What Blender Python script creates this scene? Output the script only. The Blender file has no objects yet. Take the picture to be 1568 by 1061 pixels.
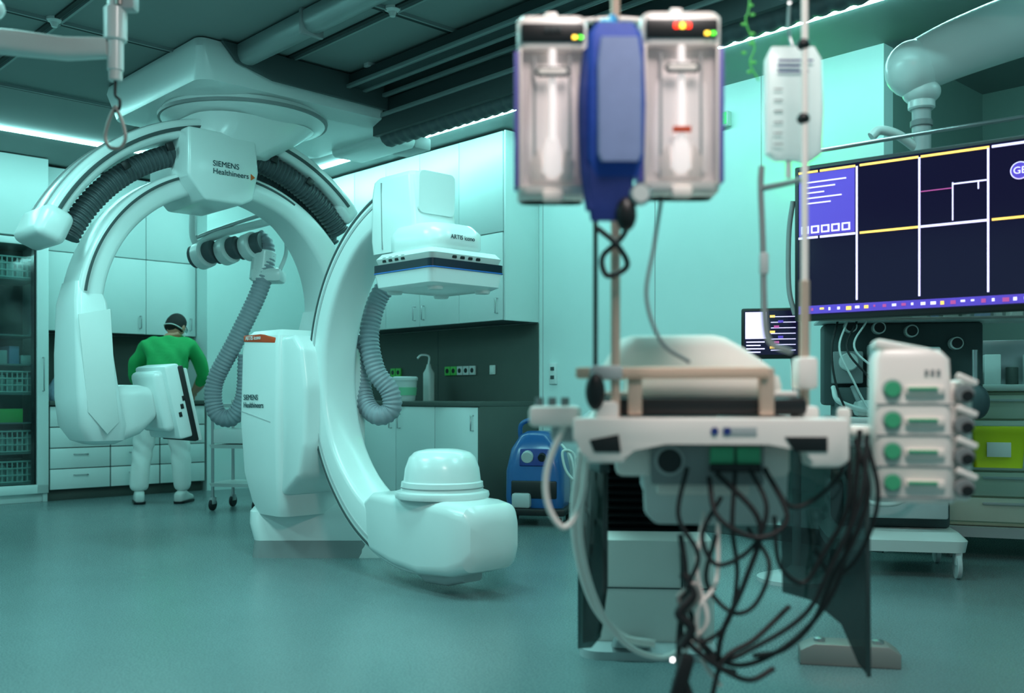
import bpy, bmesh, math, random
from mathutils import Vector, Matrix, Quaternion
random.seed(4)
scene = bpy.context.scene
D2R = math.pi/180
# ------------------------------------------------------------------ materials
def lin(h):
    h=h.lstrip('#'); o=[]
    for i in (0,2,4):
        c=int(h[i:i+2],16)/255
        o.append(c/12.92 if c<=0.04045 else ((c+0.055)/1.055)**2.4)
    return o
MATS={}
def mat(name,hexc,rough=.45,metal=0,emit=0,emcol=None,var=.05,scale=6,bump=0,alpha=1,coat=0):
    if name in MATS: return MATS[name]
    m=bpy.data.materials.new(name); m.use_nodes=True
    nt=m.node_tree; b=nt.nodes['Principled BSDF']
    c=lin(hexc)
    tc=nt.nodes.new('ShaderNodeTexCoord'); no=nt.nodes.new('ShaderNodeTexNoise')
    no.inputs['Scale'].default_value=scale; no.inputs['Detail'].default_value=3
    nt.links.new(tc.outputs['Object'],no.inputs['Vector'])
    mx=nt.nodes.new('ShaderNodeMix'); mx.data_type='RGBA'
    mx.inputs[6].default_value=[max(0,x*(1-var)) for x in c]+[1]
    mx.inputs[7].default_value=[min(1,x*(1+var)) for x in c]+[1]
    nt.links.new(no.outputs['Fac'],mx.inputs[0]); nt.links.new(mx.outputs[2],b.inputs['Base Color'])
    b.inputs['Roughness'].default_value=rough; b.inputs['Metallic'].default_value=metal
    if coat: b.inputs['Coat Weight'].default_value=coat; b.inputs['Coat Roughness'].default_value=.15
    if emit:
        b.inputs['Emission Color'].default_value=lin(emcol or hexc)+[1]
        b.inputs['Emission Strength'].default_value=emit
    if bump:
        bp=nt.nodes.new('ShaderNodeBump'); bp.inputs['Strength'].default_value=bump; bp.inputs['Distance'].default_value=.01
        nt.links.new(no.outputs['Fac'],bp.inputs['Height']); nt.links.new(bp.outputs['Normal'],b.inputs['Normal'])
    b.inputs['Alpha'].default_value=alpha
    MATS[name]=m
    return m
def glassmat(name,hexc,mixg=.12,tint=.9):
    m=bpy.data.materials.new(name); m.use_nodes=True; nt=m.node_tree
    for n in list(nt.nodes): nt.nodes.remove(n)
    o=nt.nodes.new('ShaderNodeOutputMaterial'); t=nt.nodes.new('ShaderNodeBsdfTransparent'); g=nt.nodes.new('ShaderNodeBsdfGlossy')
    mx=nt.nodes.new('ShaderNodeMixShader'); t.inputs[0].default_value=[x*tint for x in lin(hexc)]+[1]
    g.inputs['Roughness'].default_value=.08; mx.inputs[0].default_value=mixg
    nt.links.new(t.outputs[0],mx.inputs[1]); nt.links.new(g.outputs[0],mx.inputs[2]); nt.links.new(mx.outputs[0],o.inputs[0])
    return m
M_wall=mat('wall_paint','#def0ee',.55,var=.02)
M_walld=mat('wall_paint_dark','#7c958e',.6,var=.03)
M_white=mat('white_enamel','#dfe6e5',.28,var=.015,coat=.25)
M_white2=mat('white_plastic','#d2d8d6',.4,var=.03)
M_cab=mat('cabinet_laminate','#dae6e5',.4,var=.02)
M_gap=mat('dark_grey_gap','#445051',.7)  # flat dark grey for joints, carcasses and other dark parts
M_dark=mat('dark_laminate','#4a544f',.55,var=.08)
M_black=mat('black_plastic','#121417',.45)
M_rub=mat('black_rubber','#131417',.55)
M_grey=mat('grey_plastic','#858b8c',.45)
M_lgrey=mat('light_grey_plastic','#b4babb',.4)
M_hose=mat('hose_grey','#9098a0',.45)
M_hosed=mat('hose_dark','#4a5458',.5)
M_steel=mat('steel','#b8bcbe',.28,metal=.9)
M_alu=mat('aluminium','#a39c98',.4,metal=.5)
M_copper=mat('warm_steel','#d8baa8',.35,metal=.35)
M_cream=mat('cream_foam','#f6ece4',.6)
M_creamp=mat('cream_plastic','#f8efe9',.35,coat=.2)
M_pink=mat('pink_wood','#e2c0aa',.5)
M_orange=mat('orange_label','#d2481a',.5)
M_text=mat('dark_text','#1d3a44',.6)
M_texto=mat('orange_text','#d06020',.6)
M_blue=mat('blue_fabric','#1f49b0',.6,var=.3,scale=14,bump=.3)
M_blued=mat('blue_fabric_dark','#17307c',.6,var=.3,scale=14,bump=.3)
M_bluel=mat('blue_grey_panel','#8797c4',.55,var=.1,scale=30)
M_bluem=mat('blue_machine','#1f5894',.3,coat=.4)
M_violet=mat('violet_plastic','#6a62b4',.35)
M_green=mat('green_knob','#45b080',.4)
M_greenb=mat('green_bright','#58c85a',.5)
M_lime=mat('lime_plastic','#f0ee1c',.4)
M_led_r=mat('led_red','#ff3018',.4,emit=4)
M_led_y=mat('led_yellow','#ffd040',.4,emit=4)
M_scr=mat('screen_black','#0b0a1c',.12,emit=.7,emcol='#151030')
M_scrp=mat('screen_violet','#5a48b8',.3,emit=.7,emcol='#5438ac')
M_scrw=mat('screen_white','#ece6ff',.3,emit=1.1,emcol='#d8bcff')
M_scry=mat('screen_yellow','#ffcf70',.3,emit=1.1,emcol='#ffbe58')
M_scrm=mat('screen_magenta','#c05090',.3,emit=.7,emcol='#b04890')
M_ceil=mat('ceiling_panel','#7b8887',.6,var=.03)
M_seam=mat('ceiling_seam','#20292a',.7)
M_rail=mat('rail_metal','#8a9898',.4,metal=.2)
M_raild=mat('rail_dark','#333e40',.6)
M_strip=mat('led_strip','#f4ffff',.4,emit=58,emcol='#a0f4f0')
M_skin=mat('skin','#c58f74',.55)
M_hair=mat('hair','#15110f',.7,bump=.4,scale=60)
M_shirt=mat('green_scrubs','#22a85c',.8,var=.2,scale=9,bump=.3)
M_trous=mat('white_trousers','#e6ebe9',.8,var=.06,scale=9,bump=.3)
G_clear=glassmat('clear_glass','#e0f4f2',.08)
G_shield=glassmat('shield_acrylic','#8a9c9c',.10,.85)
G_bag=glassmat('clear_plastic','#f4ece8',.14)
# floor material
mf=mat('vinyl_floor','#6c8082',.30,var=.10,scale=2.2)
nt=mf.node_tree; b=nt.nodes['Principled BSDF']
n2=nt.nodes.new('ShaderNodeTexNoise'); n2.inputs['Scale'].default_value=140; n2.inputs['Detail'].default_value=2
tc=[n for n in nt.nodes if n.type=='TEX_COORD'][0]; nt.links.new(tc.outputs['Object'],n2.inputs['Vector'])
rm=nt.nodes.new('ShaderNodeMapRange'); rm.inputs['To Min'].default_value=.20; rm.inputs['To Max'].default_value=.36
nt.links.new(n2.outputs['Fac'],rm.inputs['Value']); nt.links.new(rm.outputs['Result'],b.inputs['Roughness'])
# ------------------------------------------------------------------ helpers
def root(name,loc=(0,0,0),rz=0):
    e=bpy.data.objects.new(name,None); scene.collection.objects.link(e)
    e.location=loc; e.rotation_euler=(0,0,rz*D2R); e.empty_display_size=.1
    return e
def finish(r,name,me,m,loc=(0,0,0),rot=(0,0,0),angle=35):
    o=bpy.data.objects.new(name,me); scene.collection.objects.link(o)
    if m: me.materials.append(m)
    me.polygons.foreach_set('use_smooth',[True]*len(me.polygons))
    try: me.set_sharp_from_angle(angle=angle*D2R)
    except Exception: pass
    if r: o.parent=r
    o.location=loc; o.rotation_euler=[a*D2R for a in rot]
    return o
def frombm(name,bm):
    bmesh.ops.recalc_face_normals(bm,faces=bm.faces[:])
    me=bpy.data.meshes.new(name); bm.to_mesh(me); bm.free(); return me
def box(r,name,size,loc,m,rot=(0,0,0),bev=.008,seg=2):
    bm=bmesh.new(); bmesh.ops.create_cube(bm,size=1)
    for v in bm.verts: v.co=Vector((v.co.x*size[0],v.co.y*size[1],v.co.z*size[2]))
    bv=min(bev,.45*min(size))
    if bv>0.0006: bmesh.ops.bevel(bm,geom=bm.edges[:],offset=bv,segments=seg,profile=.5,affect='EDGES')
    return finish(r,name,frombm(name,bm),m,loc,rot)
def bx(r,name,x0,x1,y0,y1,z0,z1,m,bev=.008,seg=2):
    return box(r,name,(x1-x0,y1-y0,z1-z0),((x0+x1)/2,(y0+y1)/2,(z0+z1)/2),m,bev=bev,seg=seg)
def prism(r,name,pts,depth,loc,m,plane='XZ',bev=.01,rot=(0,0,0),seg=2):
    bm=bmesh.new(); a=[];c=[]
    for p in pts:
        for s,l in ((-1,a),(1,c)):
            d=s*depth/2
            co={'XZ':(p[0],d,p[1]),'XY':(p[0],p[1],d),'YZ':(d,p[0],p[1])}[plane]
            l.append(bm.verts.new(co))
    n=len(pts); bm.faces.new(a); bm.faces.new(c[::-1])
    for i in range(n):
        j=(i+1)%n; bm.faces.new((a[i],a[j],c[j],c[i]))
    if bev>0: bmesh.ops.bevel(bm,geom=bm.edges[:],offset=bev,segments=seg,profile=.5,affect='EDGES',clamp_overlap=True)
    return finish(r,name,frombm(name,bm),m,loc,rot)
def loft(r,name,rings,m,loc=(0,0,0),rot=(0,0,0),closed=False,sub=0,angle=50):
    bm=bmesh.new(); R=[[bm.verts.new(p) for p in ring] for ring in rings]
    n=len(R[0]); L=len(R)
    for i in range(L if closed else L-1):
        A=R[i];B=R[(i+1)%L]
        for k in range(n):
            j=(k+1)%n; bm.faces.new((A[k],A[j],B[j],B[k]))
    if not closed: bm.faces.new(R[0][::-1]); bm.faces.new(R[-1])
    return finish(r,name,frombm(name,bm),m,loc,rot,angle)
def rrect(w,d,rad,k=5):
    rad=min(rad,w/2-.0005,d/2-.0005); o=[]
    for cx,cy,a0 in ((w/2-rad,d/2-rad,0),(-w/2+rad,d/2-rad,90),(-w/2+rad,-d/2+rad,180),(w/2-rad,-d/2+rad,270)):
        for i in range(k+1):
            a=(a0+90*i/k)*D2R; o.append((cx+rad*math.cos(a),cy+rad*math.sin(a)))
    return o
def loftz(r,name,secs,m,loc=(0,0,0),rot=(0,0,0),angle=50):
    rings=[]
    for s in secs:
        z,w,d,rad=s[:4]; cx=s[4] if len(s)>4 else 0; cy=s[5] if len(s)>5 else 0
        rings.append([(x+cx,y+cy,z) for x,y in rrect(w,d,rad)])
    return loft(r,name,rings,m,loc,rot,angle=angle)
def loftx(r,name,secs,m,loc=(0,0,0),rot=(0,0,0),angle=50):
    rings=[]
    for x,w,z0,z1,rad in secs:
        rings.append([(x,p,q+(z0+z1)/2) for p,q in rrect(w,z1-z0,rad)])
    return loft(r,name,rings,m,loc,rot,angle=angle)
def lathe(r,name,prof,loc,m,axis=(0,0,1),n=32,angle=40):
    bm=bmesh.new(); q=Vector((0,0,1)).rotation_difference(Vector(axis).normalized()); rings=[]
    for rad,h in prof:
        rr=max(rad,1e-4)
        rings.append([bm.verts.new(q@Vector((rr*math.cos(2*math.pi*i/n),rr*math.sin(2*math.pi*i/n),h))) for i in range(n)])
    for A,B in zip(rings,rings[1:]):
        for k in range(n):
            j=(k+1)%n; bm.faces.new((A[k],A[j],B[j],B[k]))
    bm.faces.new(rings[0][::-1]); bm.faces.new(rings[-1])
    return finish(r,name,frombm(name,bm),m,loc,(0,0,0),angle)
def cyl(r,name,p0,p1,rad,m,rad2=None,n=24):
    p0=Vector(p0);p1=Vector(p1);L=(p1-p0).length; r2=rad if rad2 is None else rad2; e=min(rad,r2,L)*.12
    return lathe(r,name,[(rad-e,0),(rad,e),(r2,L-e),(r2-e,L)],p0,m,(p1-p0),n)
def ball(r,name,c,rad,m,sc=(1,1,1)):
    bm=bmesh.new(); bmesh.ops.create_uvsphere(bm,u_segments=24,v_segments=14,radius=rad)
    for v in bm.verts: v.co=Vector((v.co.x*sc[0],v.co.y*sc[1],v.co.z*sc[2]))
    return finish(r,name,frombm(name,bm),m,c,(0,0,0),80)
def catmull(pts,res=10):
    P=[Vector(p) for p in pts]; P=[P[0]*2-P[1]]+P+[P[-1]*2-P[-2]]; o=[]
    for i in range(1,len(P)-2):
        for k in range(res):
            t=k/res; a,b_,c,d=P[i-1],P[i],P[i+1],P[i+2]
            o.append(.5*((2*b_)+(c-a)*t+(2*a-5*b_+4*c-d)*t*t+(3*b_-a-3*c+d)*t**3))
    o.append(P[-2]); return o
def sweep(r,name,pts,rad,m,n=10,res=10,corr=0,depth=.14,straight=False,taper=None):
    path=[Vector(p) for p in pts] if straight else catmull(pts,res)
    if corr:
        S=[0]
        for a,b_ in zip(path,path[1:]): S.append(S[-1]+(b_-a).length)
        step=corr/4; N=int(S[-1]/step); out=[];j=0
        for i in range(N+1):
            s=i*step
            while j<len(S)-2 and S[j+1]<s: j+=1
            t=(s-S[j])/max(1e-6,S[j+1]-S[j]); out.append(path[j].lerp(path[j+1],t))
        path=out
    rings=[]; T=(path[1]-path[0]).normalized()
    U=T.orthogonal().normalized()
    for i,p in enumerate(path):
        t=(path[min(i+1,len(path)-1)]-path[max(i-1,0)]).normalized()
        q=T.rotation_difference(t); U=(q@U).normalized(); T=t; V=T.cross(U)
        f=rad
        if corr: f=rad*(1+depth*(1 if (i%4) in(0,1) else -1)*.5)
        if taper: f=f*(taper[0]+(taper[1]-taper[0])*i/(len(path)-1))
        rings.append([p+U*(f*math.cos(2*math.pi*k/n))+V*(f*math.sin(2*math.pi*k/n)) for k in range(n)])
    return loft(r,name,rings,m,angle=(70 if not corr else 40))
def arcbox(r,name,a0,a1,ri,ro,w,m,cz,yo=0,rad=.02,N=48,cx=0):
    f=lambda v,t: v(t) if callable(v) else v
    rings=[]
    for i in range(N+1):
        t=i/N; a=(a0+(a1-a0)*t)*D2R; i_,o_,w_=f(ri,t),f(ro,t),f(w,t); y_=f(yo,t); mid=(i_+o_)/2
        rings.append([((mid+x)*math.cos(a)+cx,y+y_,(mid+x)*math.sin(a)+cz) for x,y in rrect(o_-i_,w_,rad,3)])
    return loft(r,name,rings,m,angle=50)
def arccorr(r,name,a0,a1,rm,rad,m,cz,yo=0,pitch=.03,n=12):
    pts=[(rm*math.cos((a0+(a1-a0)*i/40)*D2R),yo,rm*math.sin((a0+(a1-a0)*i/40)*D2R)+cz) for i in range(41)]
    return sweep(r,name,pts,rad,m,n=n,res=4,corr=pitch,depth=.13)
def text(r,name,body,size,loc,rot,m,align='LEFT'):
    cu=bpy.data.curves.new(name+'_c','FONT'); cu.body=body; cu.size=size; cu.extrude=.0008; cu.align_x=align
    t=bpy.data.objects.new(name+'_t',cu); scene.collection.objects.link(t)
    bpy.context.view_layer.update()
    dg=bpy.context.evaluated_depsgraph_get(); me=bpy.data.meshes.new_from_object(t.evaluated_get(dg))
    bpy.data.objects.remove(t)
    me.materials.clear()
    return finish(r,name,me,m,loc,rot)
# room frame : X along right wall, Y into right wall
ROT=-46.5
u=Vector((.7254,.6884,0)); v=Vector((.6884,-.7254,0)); C=Vector((-2.667,11.25,0))
def R(a,b_,z=0): return C+v*a+u*b_+Vector((0,0,z))
def rroot(name,a,b_,z=0,extra=0): return root(name,R(a,b_,z),ROT+extra)
def rbox(name,a0,a1,b0,b1,z0,z1,m,bev=0):
    c=R((a0+a1)/2,(b0+b1)/2,(z0+z1)/2); return box(None,name,(a1-a0,b1-b0,z1-z0),c,m,rot=(0,0,ROT),bev=bev)
CH=3.1
# ------------------------------------------------------------------ room shell
rbox('floor',-.12,13,-11,1.62,-.1,0,mf)
rbox('ceiling',-.12,13,-11,1.62,CH,CH+.1,M_ceil)
rbox('wall_left',-.12,0,-11,.12,0,CH,M_wall)
rbox('wall_right',0,7.16,0,.12,0,CH,M_wall)
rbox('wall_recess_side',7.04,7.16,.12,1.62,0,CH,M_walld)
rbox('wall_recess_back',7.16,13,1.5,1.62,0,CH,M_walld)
rbox('wall_corner',0,.6,-1.13,0,0,CH,M_wall)
rbox('baseboard_right',4.22,7.16,-.02,0,0,.1,M_gap)
for i,a in enumerate((4.24,5.4,6.3)):
    rbox('trim_%d'%(i+1),a,a+.008,-.002,0,.1,CH,M_lgrey)
g=rroot('ceiling_panel_grid',0,0,CH)
for a in [2.6,4.05,5.5,6.95]:
    bx(g,'seam_a',a-.014,a+.014,-10.5,-1.2,-.012,0,M_seam,0); 
    bx(g,'seam_edge',a+.03,a+.045,-10.5,-1.2,-.02,0,M_rail,0)
for b_ in [-1.2,-2.5,-3.8,-5.1,-6.4,-7.7,-9.0]:
    bx(g,'seam_b',1.9,8.5,b_-.014,b_+.014,-.012,0,M_seam,0)
    bx(g,'seam_bedge',1.9,8.5,b_+.03,b_+.045,-.02,0,M_rail,0)
for a in (4.05,5.5,6.95):
    for b_ in (-2.5,-3.8,-5.1,-6.4):
        lathe(g,'sprinkler',[(.045,0),(.045,-.015),(.025,-.025),(.015,-.05),(0,-.05)],(a+.05,b_,0),M_white2,n=16)
rbox('led_strip_light',1.42,12.5,-.705,-.675,CH-.018,CH,M_strip)
rbox('led_strip_light',1.405,1.435,-10.5,-.72,CH-.018,CH,M_strip)
# ceiling rails
def rail(name,b_,a0,a1,w,h,z,m,ribs=True):
    e=rroot(name,0,0,0)
    bx(e,'channel',a0,a1,b_-w/2,b_+w/2,z-h,z,m,.006)
    if ribs:
        bx(e,'lip_1',a0,a1,b_-w/2-.02,b_-w/2+.01,z-h-.012,z-h+.012,M_rail,.003)
        bx(e,'lip_2',a0,a1,b_+w/2-.01,b_+w/2+.02,z-h-.012,z-h+.012,M_rail,.003)
    k=a0+.5
    while k<a1:
        box(e,'hanger',(.05,w+.04,CH-z+.01),(k,b_,(CH+z)/2),M_lgrey,bev=.003); k+=1.6
    return e
rail('ceiling_rail',-1.40,4.2,12,.10,.10,CH-.02,M_raild)
rail('ceiling_rail',-1.72,4.2,12,.10,.08,CH-.02,M_raild)
rail('ceiling_rail',-2.0,4.2,12,.12,.08,CH-.02,M_raild)
e=rroot('ceiling_beam',0,0,0)
bm_pts=[(-.065,-.02),(-.045,-.06),(0,-.07),(.045,-.06),(.065,-.02),(.065,.05),(-.065,.05)]
prism(e,'channel_body',bm_pts,7.8,(8.1,-2.8,CH-.06),M_rail,plane='YZ',bev=.012)
for k in (5.2,8.2): box(e,'joint_ring',(.03,.15,.15),(k,-2.8,CH-.07),M_grey,bev=.01)
e=rroot('cable_chain_duct',0,0,0)
sweep(e,'corrugated_chain',[(4.3,-1.6,2.80),(6,-1.6,2.80),(8,-1.6,2.80),(12,-1.6,2.80)],.085,M_hosed,n=12,corr=.09,depth=.10)
bx(e,'tray',4.3,12,-1.72,-1.48,2.895,2.915,M_raild,.003)
bx(e,'side_channel',4.3,12,-1.74,-1.70,2.76,2.99,M_raild,.003)
bx(e,'tray_lip',4.3,12,-1.755,-1.74,2.87,2.90,M_rail,.003)
for k in (5,7,9,11): cyl(e,'drop_rod',(k,-1.6,2.91),(k,-1.6,CH),.012,M_steel)
# ------------------------------------------------------------------ cabinets
def handle(r,name,c,axis,m=M_steel,L=.12,out=(1,0,0)):
    c=Vector(c);ax=Vector(axis);o=Vector(out)
    sweep(r,name,[c-ax*L/2,c-ax*L/2+o*.03,c+ax*L/2+o*.03,c+ax*L/2],.006,m,n=8,straight=True)
e=rroot('drawer_base_cabinet',0,0)
bx(e,'body',0.005,.58,-2.65,-1.15,.1,.87,M_gap,.003); bx(e,'kick',.005,.52,-2.65,-1.15,0,.1,M_dark,.002)
bx(e,'counter',.005,.62,-2.65,-1.15,.87,.91,M_dark,.004); bx(e,'backsplash',.005,.014,-2.65,-1.15,.91,1.555,M_dark,0)
for i,(b0,b1) in enumerate(((-2.65,-2.1),(-2.1,-1.62),(-1.62,-1.15))):
    for k in range(4):
        z0=.1+k*.19; bx(e,'drawer',.58,.6,b0+.006,b1-.006,z0+.005,z0+.186,M_cab,.003)
        handle(e,'handle',(.6,(b0+b1)/2,z0+.13),(0,1,0))
e=rroot('wall_cupboard',0,0)
bx(e,'body',.005,.35,-2.65,-1.14,1.56,3.08,M_gap,.003)
for (b0,b1) in ((-2.65,-2.2),(-2.2,-1.66),(-1.66,-1.14)):
    for z0,z1 in ((1.56,2.3),(2.3,3.08)):
        bx(e,'door',.35,.372,b0+.003,b1-.003,z0+.004,z1-.004,M_cab,.003)
    handle(e,'handle',(.372,b1-.06,1.68),(0,0,1))
e=rroot('base_cupboard',0,0)
bx(e,'body',1.6,4.17,-.62,-.005,.1,.87,M_gap,.003); bx(e,'kick',1.6,4.17,-.56,-.005,0,.1,M_dark,.002)
bx(e,'counter',1.6,4.2,-.66,-.005,.87,.91,M_dark,.004); bx(e,'end_panel',4.17,4.2,-.65,-.005,0,.87,M_dark,.003)
bx(e,'backsplash',1.6,4.2,-.014,-.003,.91,1.555,M_dark,0); bx(e,'backsplash_joint',2.9,2.906,-.016,-.013,.91,1.555,M_gap,0)
xs=[1.6,2.1,2.6,3.1,3.63,4.17]
for i,(a0,a1) in enumerate(zip(xs,xs[1:])):
    bx(e,'door',a0+.004,a1-.004,-.642,-.62,.105,.865,M_cab,.003)
    handle(e,'handle',(a0+.06 if i%2 else a1-.06,-.642,.74),(0,0,1),out=(0,-1,0))
e=rroot('wall_cupboard',0,0)
bx(e,'body',1.6,4.18,-.36,-.005,1.56,3.08,M_gap,.003); bx(e,'end_panel',4.18,4.2,-.38,-.005,1.56,3.08,M_cab,.003)
for i,(a0,a1) in enumerate(zip(xs,xs[1:])):
    a1=min(a1,4.18)
    for z0,z1 in ((1.56,2.27),(2.27,3.08)):
        bx(e,'door',a0+.003,a1-.003,-.382,-.36,z0+.004,z1-.004,M_cab,.003)
    handle(e,'handle',(a0+.06 if i%2 else a1-.06,-.382,1.68),(0,0,1),out=(0,-1,0))
# tall glass cabinet
e=rroot('glass_supply_cabinet',0,0)
bx(e,'back',.005,.03,-4.3,-2.68,.1,2.36,M_gap,.002); bx(e,'side_r',.005,.58,-2.7,-2.66,0,2.36,M_cab,.003)
bx(e,'side_l',.005,.58,-4.34,-4.3,0,2.36,M_cab,.003); bx(e,'top',.005,.58,-4.34,-2.66,2.32,2.36,M_cab,.003); bx(e,'kick',.005,.55,-4.34,-2.66,0,.1,M_cab,.003)
bx(e,'frame_r',.58,.61,-2.76,-2.66,.08,2.36,M_cab,.004); bx(e,'frame_top',.58,.61,-4.34,-2.66,2.30,2.36,M_cab,.004); bx(e,'frame_bot',.58,.61,-4.34,-2.66,.08,.16,M_cab,.004)
bx(e,'frame_mid',.58,.61,-3.56,-3.50,.08,2.36,M_cab,.004)
bx(e,'seal',.575,.585,-2.80,-2.76,.12,2.32,M_black,.002)
bx(e,'glass',.59,.596,-4.3,-2.78,.16,2.3,G_clear,0)
handle(e,'handle',(.61,-2.71,1.15),(0,0,1),L=.3)
for i,z in enumerate((.18,.45,.72,.98,1.24,1.5,2.0)):
    bx(e,'shelf',.04,.56,-4.3,-2.72,z-.015,z,M_grey,.002)
    if z in(1.5,): 
        continue
    for b0 in (-3.16,-3.62,-4.1):
        if z==1.24 :
            for q in range(4): bx(e,'folded_pack',.2,.5,b0+.1*q,b0+.1*q+.085,z,z+.08+.04*((q*7)%3),(M_white2,M_lgrey,M_bluel)[q%3],.006)
            continue
        if z==.72:
            bx(e,'green_carton',.3,.55,b0+.04,b0+.3,z,z+.12,M_greenb,.003); continue
        for zz in (z+.01,z+.07,z+.13,z+.19):
            sweep(e,'basket_rim',[(.55,b0,zz),(.55,b0+.42,zz),(.12,b0+.42,zz),(.12,b0,zz),(.55,b0,zz)],.008,M_white2,n=6,straight=True)
        for q in range(11): bx(e,'basket_wire',.545,.553,b0+.0+q*.042-.005,b0+.005+q*.042,z+.005,z+.195,M_white2,0)
        bx(e,'basket_floor',.12,.55,b0,b0+.42,z+.002,z+.010,M_lgrey,0)
        for q in range(5): bx(e,'basket_item',.18,.5,b0+.03+q*.076,b0+.09+q*.076,z+.012,z+.10+.03*((q*5)%3),(M_white2,M_lgrey,M_white2)[(q+i)%3],.006)
bx(e,'bulkhead',.005,.6,-5.2,-2.66,2.38,3.09,M_cab,.003)
for k in (-4.6,-3.9,-3.2): bx(e,'bulkhead_gap',.598,.602,k,k+.006,2.4,3.08,M_gap,0)
# counter things
e=rroot('power_socket_panel',0,0)
for i in range(5): 
    bx(e,'socket',3.02+i*.085,3.095+i*.085,-.034,-.016,1.14,1.22,(M_greenb if i in(0,1) else M_white2),.004)
    lathe(e,'hole',[(.022,0),(.022,.002)],(3.057+i*.085,-.035,1.18),M_black,axis=(0,1,0),n=16)
e=rroot('power_socket_panel',0,0)
for i in range(2): 
    bx(e,'socket',2.2+i*.085,2.275+i*.085,-.034,-.016,1.14,1.22,M_greenb,.004)
    lathe(e,'hole',[(.022,0),(.022,.002)],(2.237+i*.085,-.035,1.18),M_black,axis=(0,1,0),n=16)
e=rroot('light_switch',0,0); bx(e,'plate',3.62,3.69,-.028,-.016,1.14,1.22,M_white2,.004); bx(e,'rocker',3.635,3.675,-.034,-.026,1.155,1.205,M_white,.002)
e=rroot('wall_data_socket',0,0); bx(e,'plate',4.33,4.41,-.02,0,1.05,1.22,M_white,.004); bx(e,'port_1',4.35,4.39,-.024,-.018,1.16,1.19,M_gap,.001); bx(e,'port_2',4.35,4.39,-.024,-.018,1.09,1.12,M_gap,.001)
e=rroot('wipes_bucket',2.98,-.45,.91)
lathe(e,'tub',[(.085,0),(.09,.01),(.105,.17),(.105,.18)],(0,0,0),M_white2); lathe(e,'lid',[(.112,0),(.112,.025),(.1,.035),(0,.035)],(0,0,.18),M_white2)
lathe(e,'label',[(.098,.05),(.1045,.12)],(0,0,0.0),mat('label_green','#7fc8a0',.5))
e=rroot('soap_dispenser',3.0,-.2,.91)
loftz(e,'bottle',[(0,.1,.07,.02),(.25,.1,.07,.02),(.29,.05,.05,.02),(.33,.03,.03,.01)],M_white2); sweep(e,'pump',[(0,0,.33),(0,0,.40),(-.03,-.06,.41),(-.05,-.09,.38)],.01,M_white,n=8)
e=rroot('supply_bag',.4,-2.45,.91)
loftz(e,'bag',[(0,.2,.24,.05),(.1,.24,.28,.06),(.2,.2,.22,.06,.01,.02),(.3,.1,.12,.04,.0,.03),(.36,.05,.06,.02)],mat('bag_plastic','#a9bcd4',.3,var=.4,scale=14,bump=.5))
# ------------------------------------------------------------------ floor mounted C-arm
K=Vector((-.395,5.0,0)); r=root('floor_mounted_c_arm',K,ROT); cz=1.07
Wf=lambda t:.23+.06*max(0,(t-.7)/.3)
arcbox(r,'c_arc',88,282,lambda t:.83-.1*max(0,(t-.62)/.38)**1.2-.04*max(0,(.2-t)/.2),1.0,Wf,M_white,cz,rad=.03,N=72)
for rr,mm,th in ((.967,M_gap,.007),(.935,M_lgrey,.008)):
    arcbox(r,'track_groove',100,262,rr-th,rr+th,.006,mm,cz,yo=lambda t:-(.1155+.03*max(0,((.05+t*.85)-.7)/.3)),rad=.001,N=60)
arcbox(r,'rim_belt',96,268,.996,1.006,.10,M_grey,cz,rad=.003,N=60)
loftx(r,'tube_housing',[(-.5,.2,.22,.38,.03),(-.36,.27,.14,.45,.04),(-.14,.34,.10,.455,.05),(.1,.38,.085,.455,.05),(.32,.38,.10,.45,.06),(.42,.35,.13,.44,.07),(.455,.30,.17,.41,.07),(.47,.2,.22,.36,.05)],M_white,angle=32)
loftx(r,'tube_underside',[(-.05,.14,.055,.1,.02),(.05,.2,.03,.1,.03),(.2,.2,.035,.1,.03),(.3,.12,.06,.12,.02)],M_lgrey)
lathe(r,'collimator_base',[(.232,0),(.236,.015),(.232,.03),(.215,.035)],(.07,0,.45),M_white,n=48)
lathe(r,'collimator_dome',[(.205,.0),(.203,.045),(.192,.05),(.185,.11),(.165,.165),(.14,.190),(.12,.197),(.08,.205),(0,.208)],(.07,0,.483),M_white,n=48)
lathe(r,'dome_seam',[(.207,0),(.207,.004)],(.07,0,.50),M_grey,n=48)
loftz(r,'detector_carriage',[(1.68,.38,.27,.04,-.16),(1.75,.38,.28,.03,-.16),(1.98,.35,.28,.03,-.17),(2.05,.33,.27,.03,-.17),(2.075,.29,.23,.03,-.17)],M_white,angle=30)
loftz(r,'carriage_rear_seam',[(1.70,.006,.285,.002,-.24),(2.04,.006,.285,.002,-.25)],M_grey)
loftz(r,'detector_head',[(1.64,.34,.30,.08,.02),(1.68,.42,.34,.1,.02),(1.75,.42,.34,.1,.02),(1.79,.36,.3,.1,.01),(1.80,.28,.24,.08,.0)],M_white)
loftz(r,'detector_neck',[(1.655,.30,.28,.08,.03),(1.68,.30,.28,.08,.03)],M_gap)
loftz(r,'detector_top',[(1.60,.44,.44,.03,.04),(1.63,.46,.46,.03,.04),(1.655,.42,.42,.03,.04)],M_white2)
loftz(r,'detector_band',[(1.560,.472,.472,.03,.04),(1.60,.472,.472,.03,.04)],mat('navy_band','#10202c',.3))
loftz(r,'detector_line',[(1.557,.474,.474,.03,.04),(1.562,.474,.474,.03,.04)],mat('blue_band','#2f6fc0',.3))
loftz(r,'detector_panel',[(1.475,.40,.40,.05,.04),(1.49,.45,.45,.04,.04),(1.556,.465,.465,.03,.04)],M_white)
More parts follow.
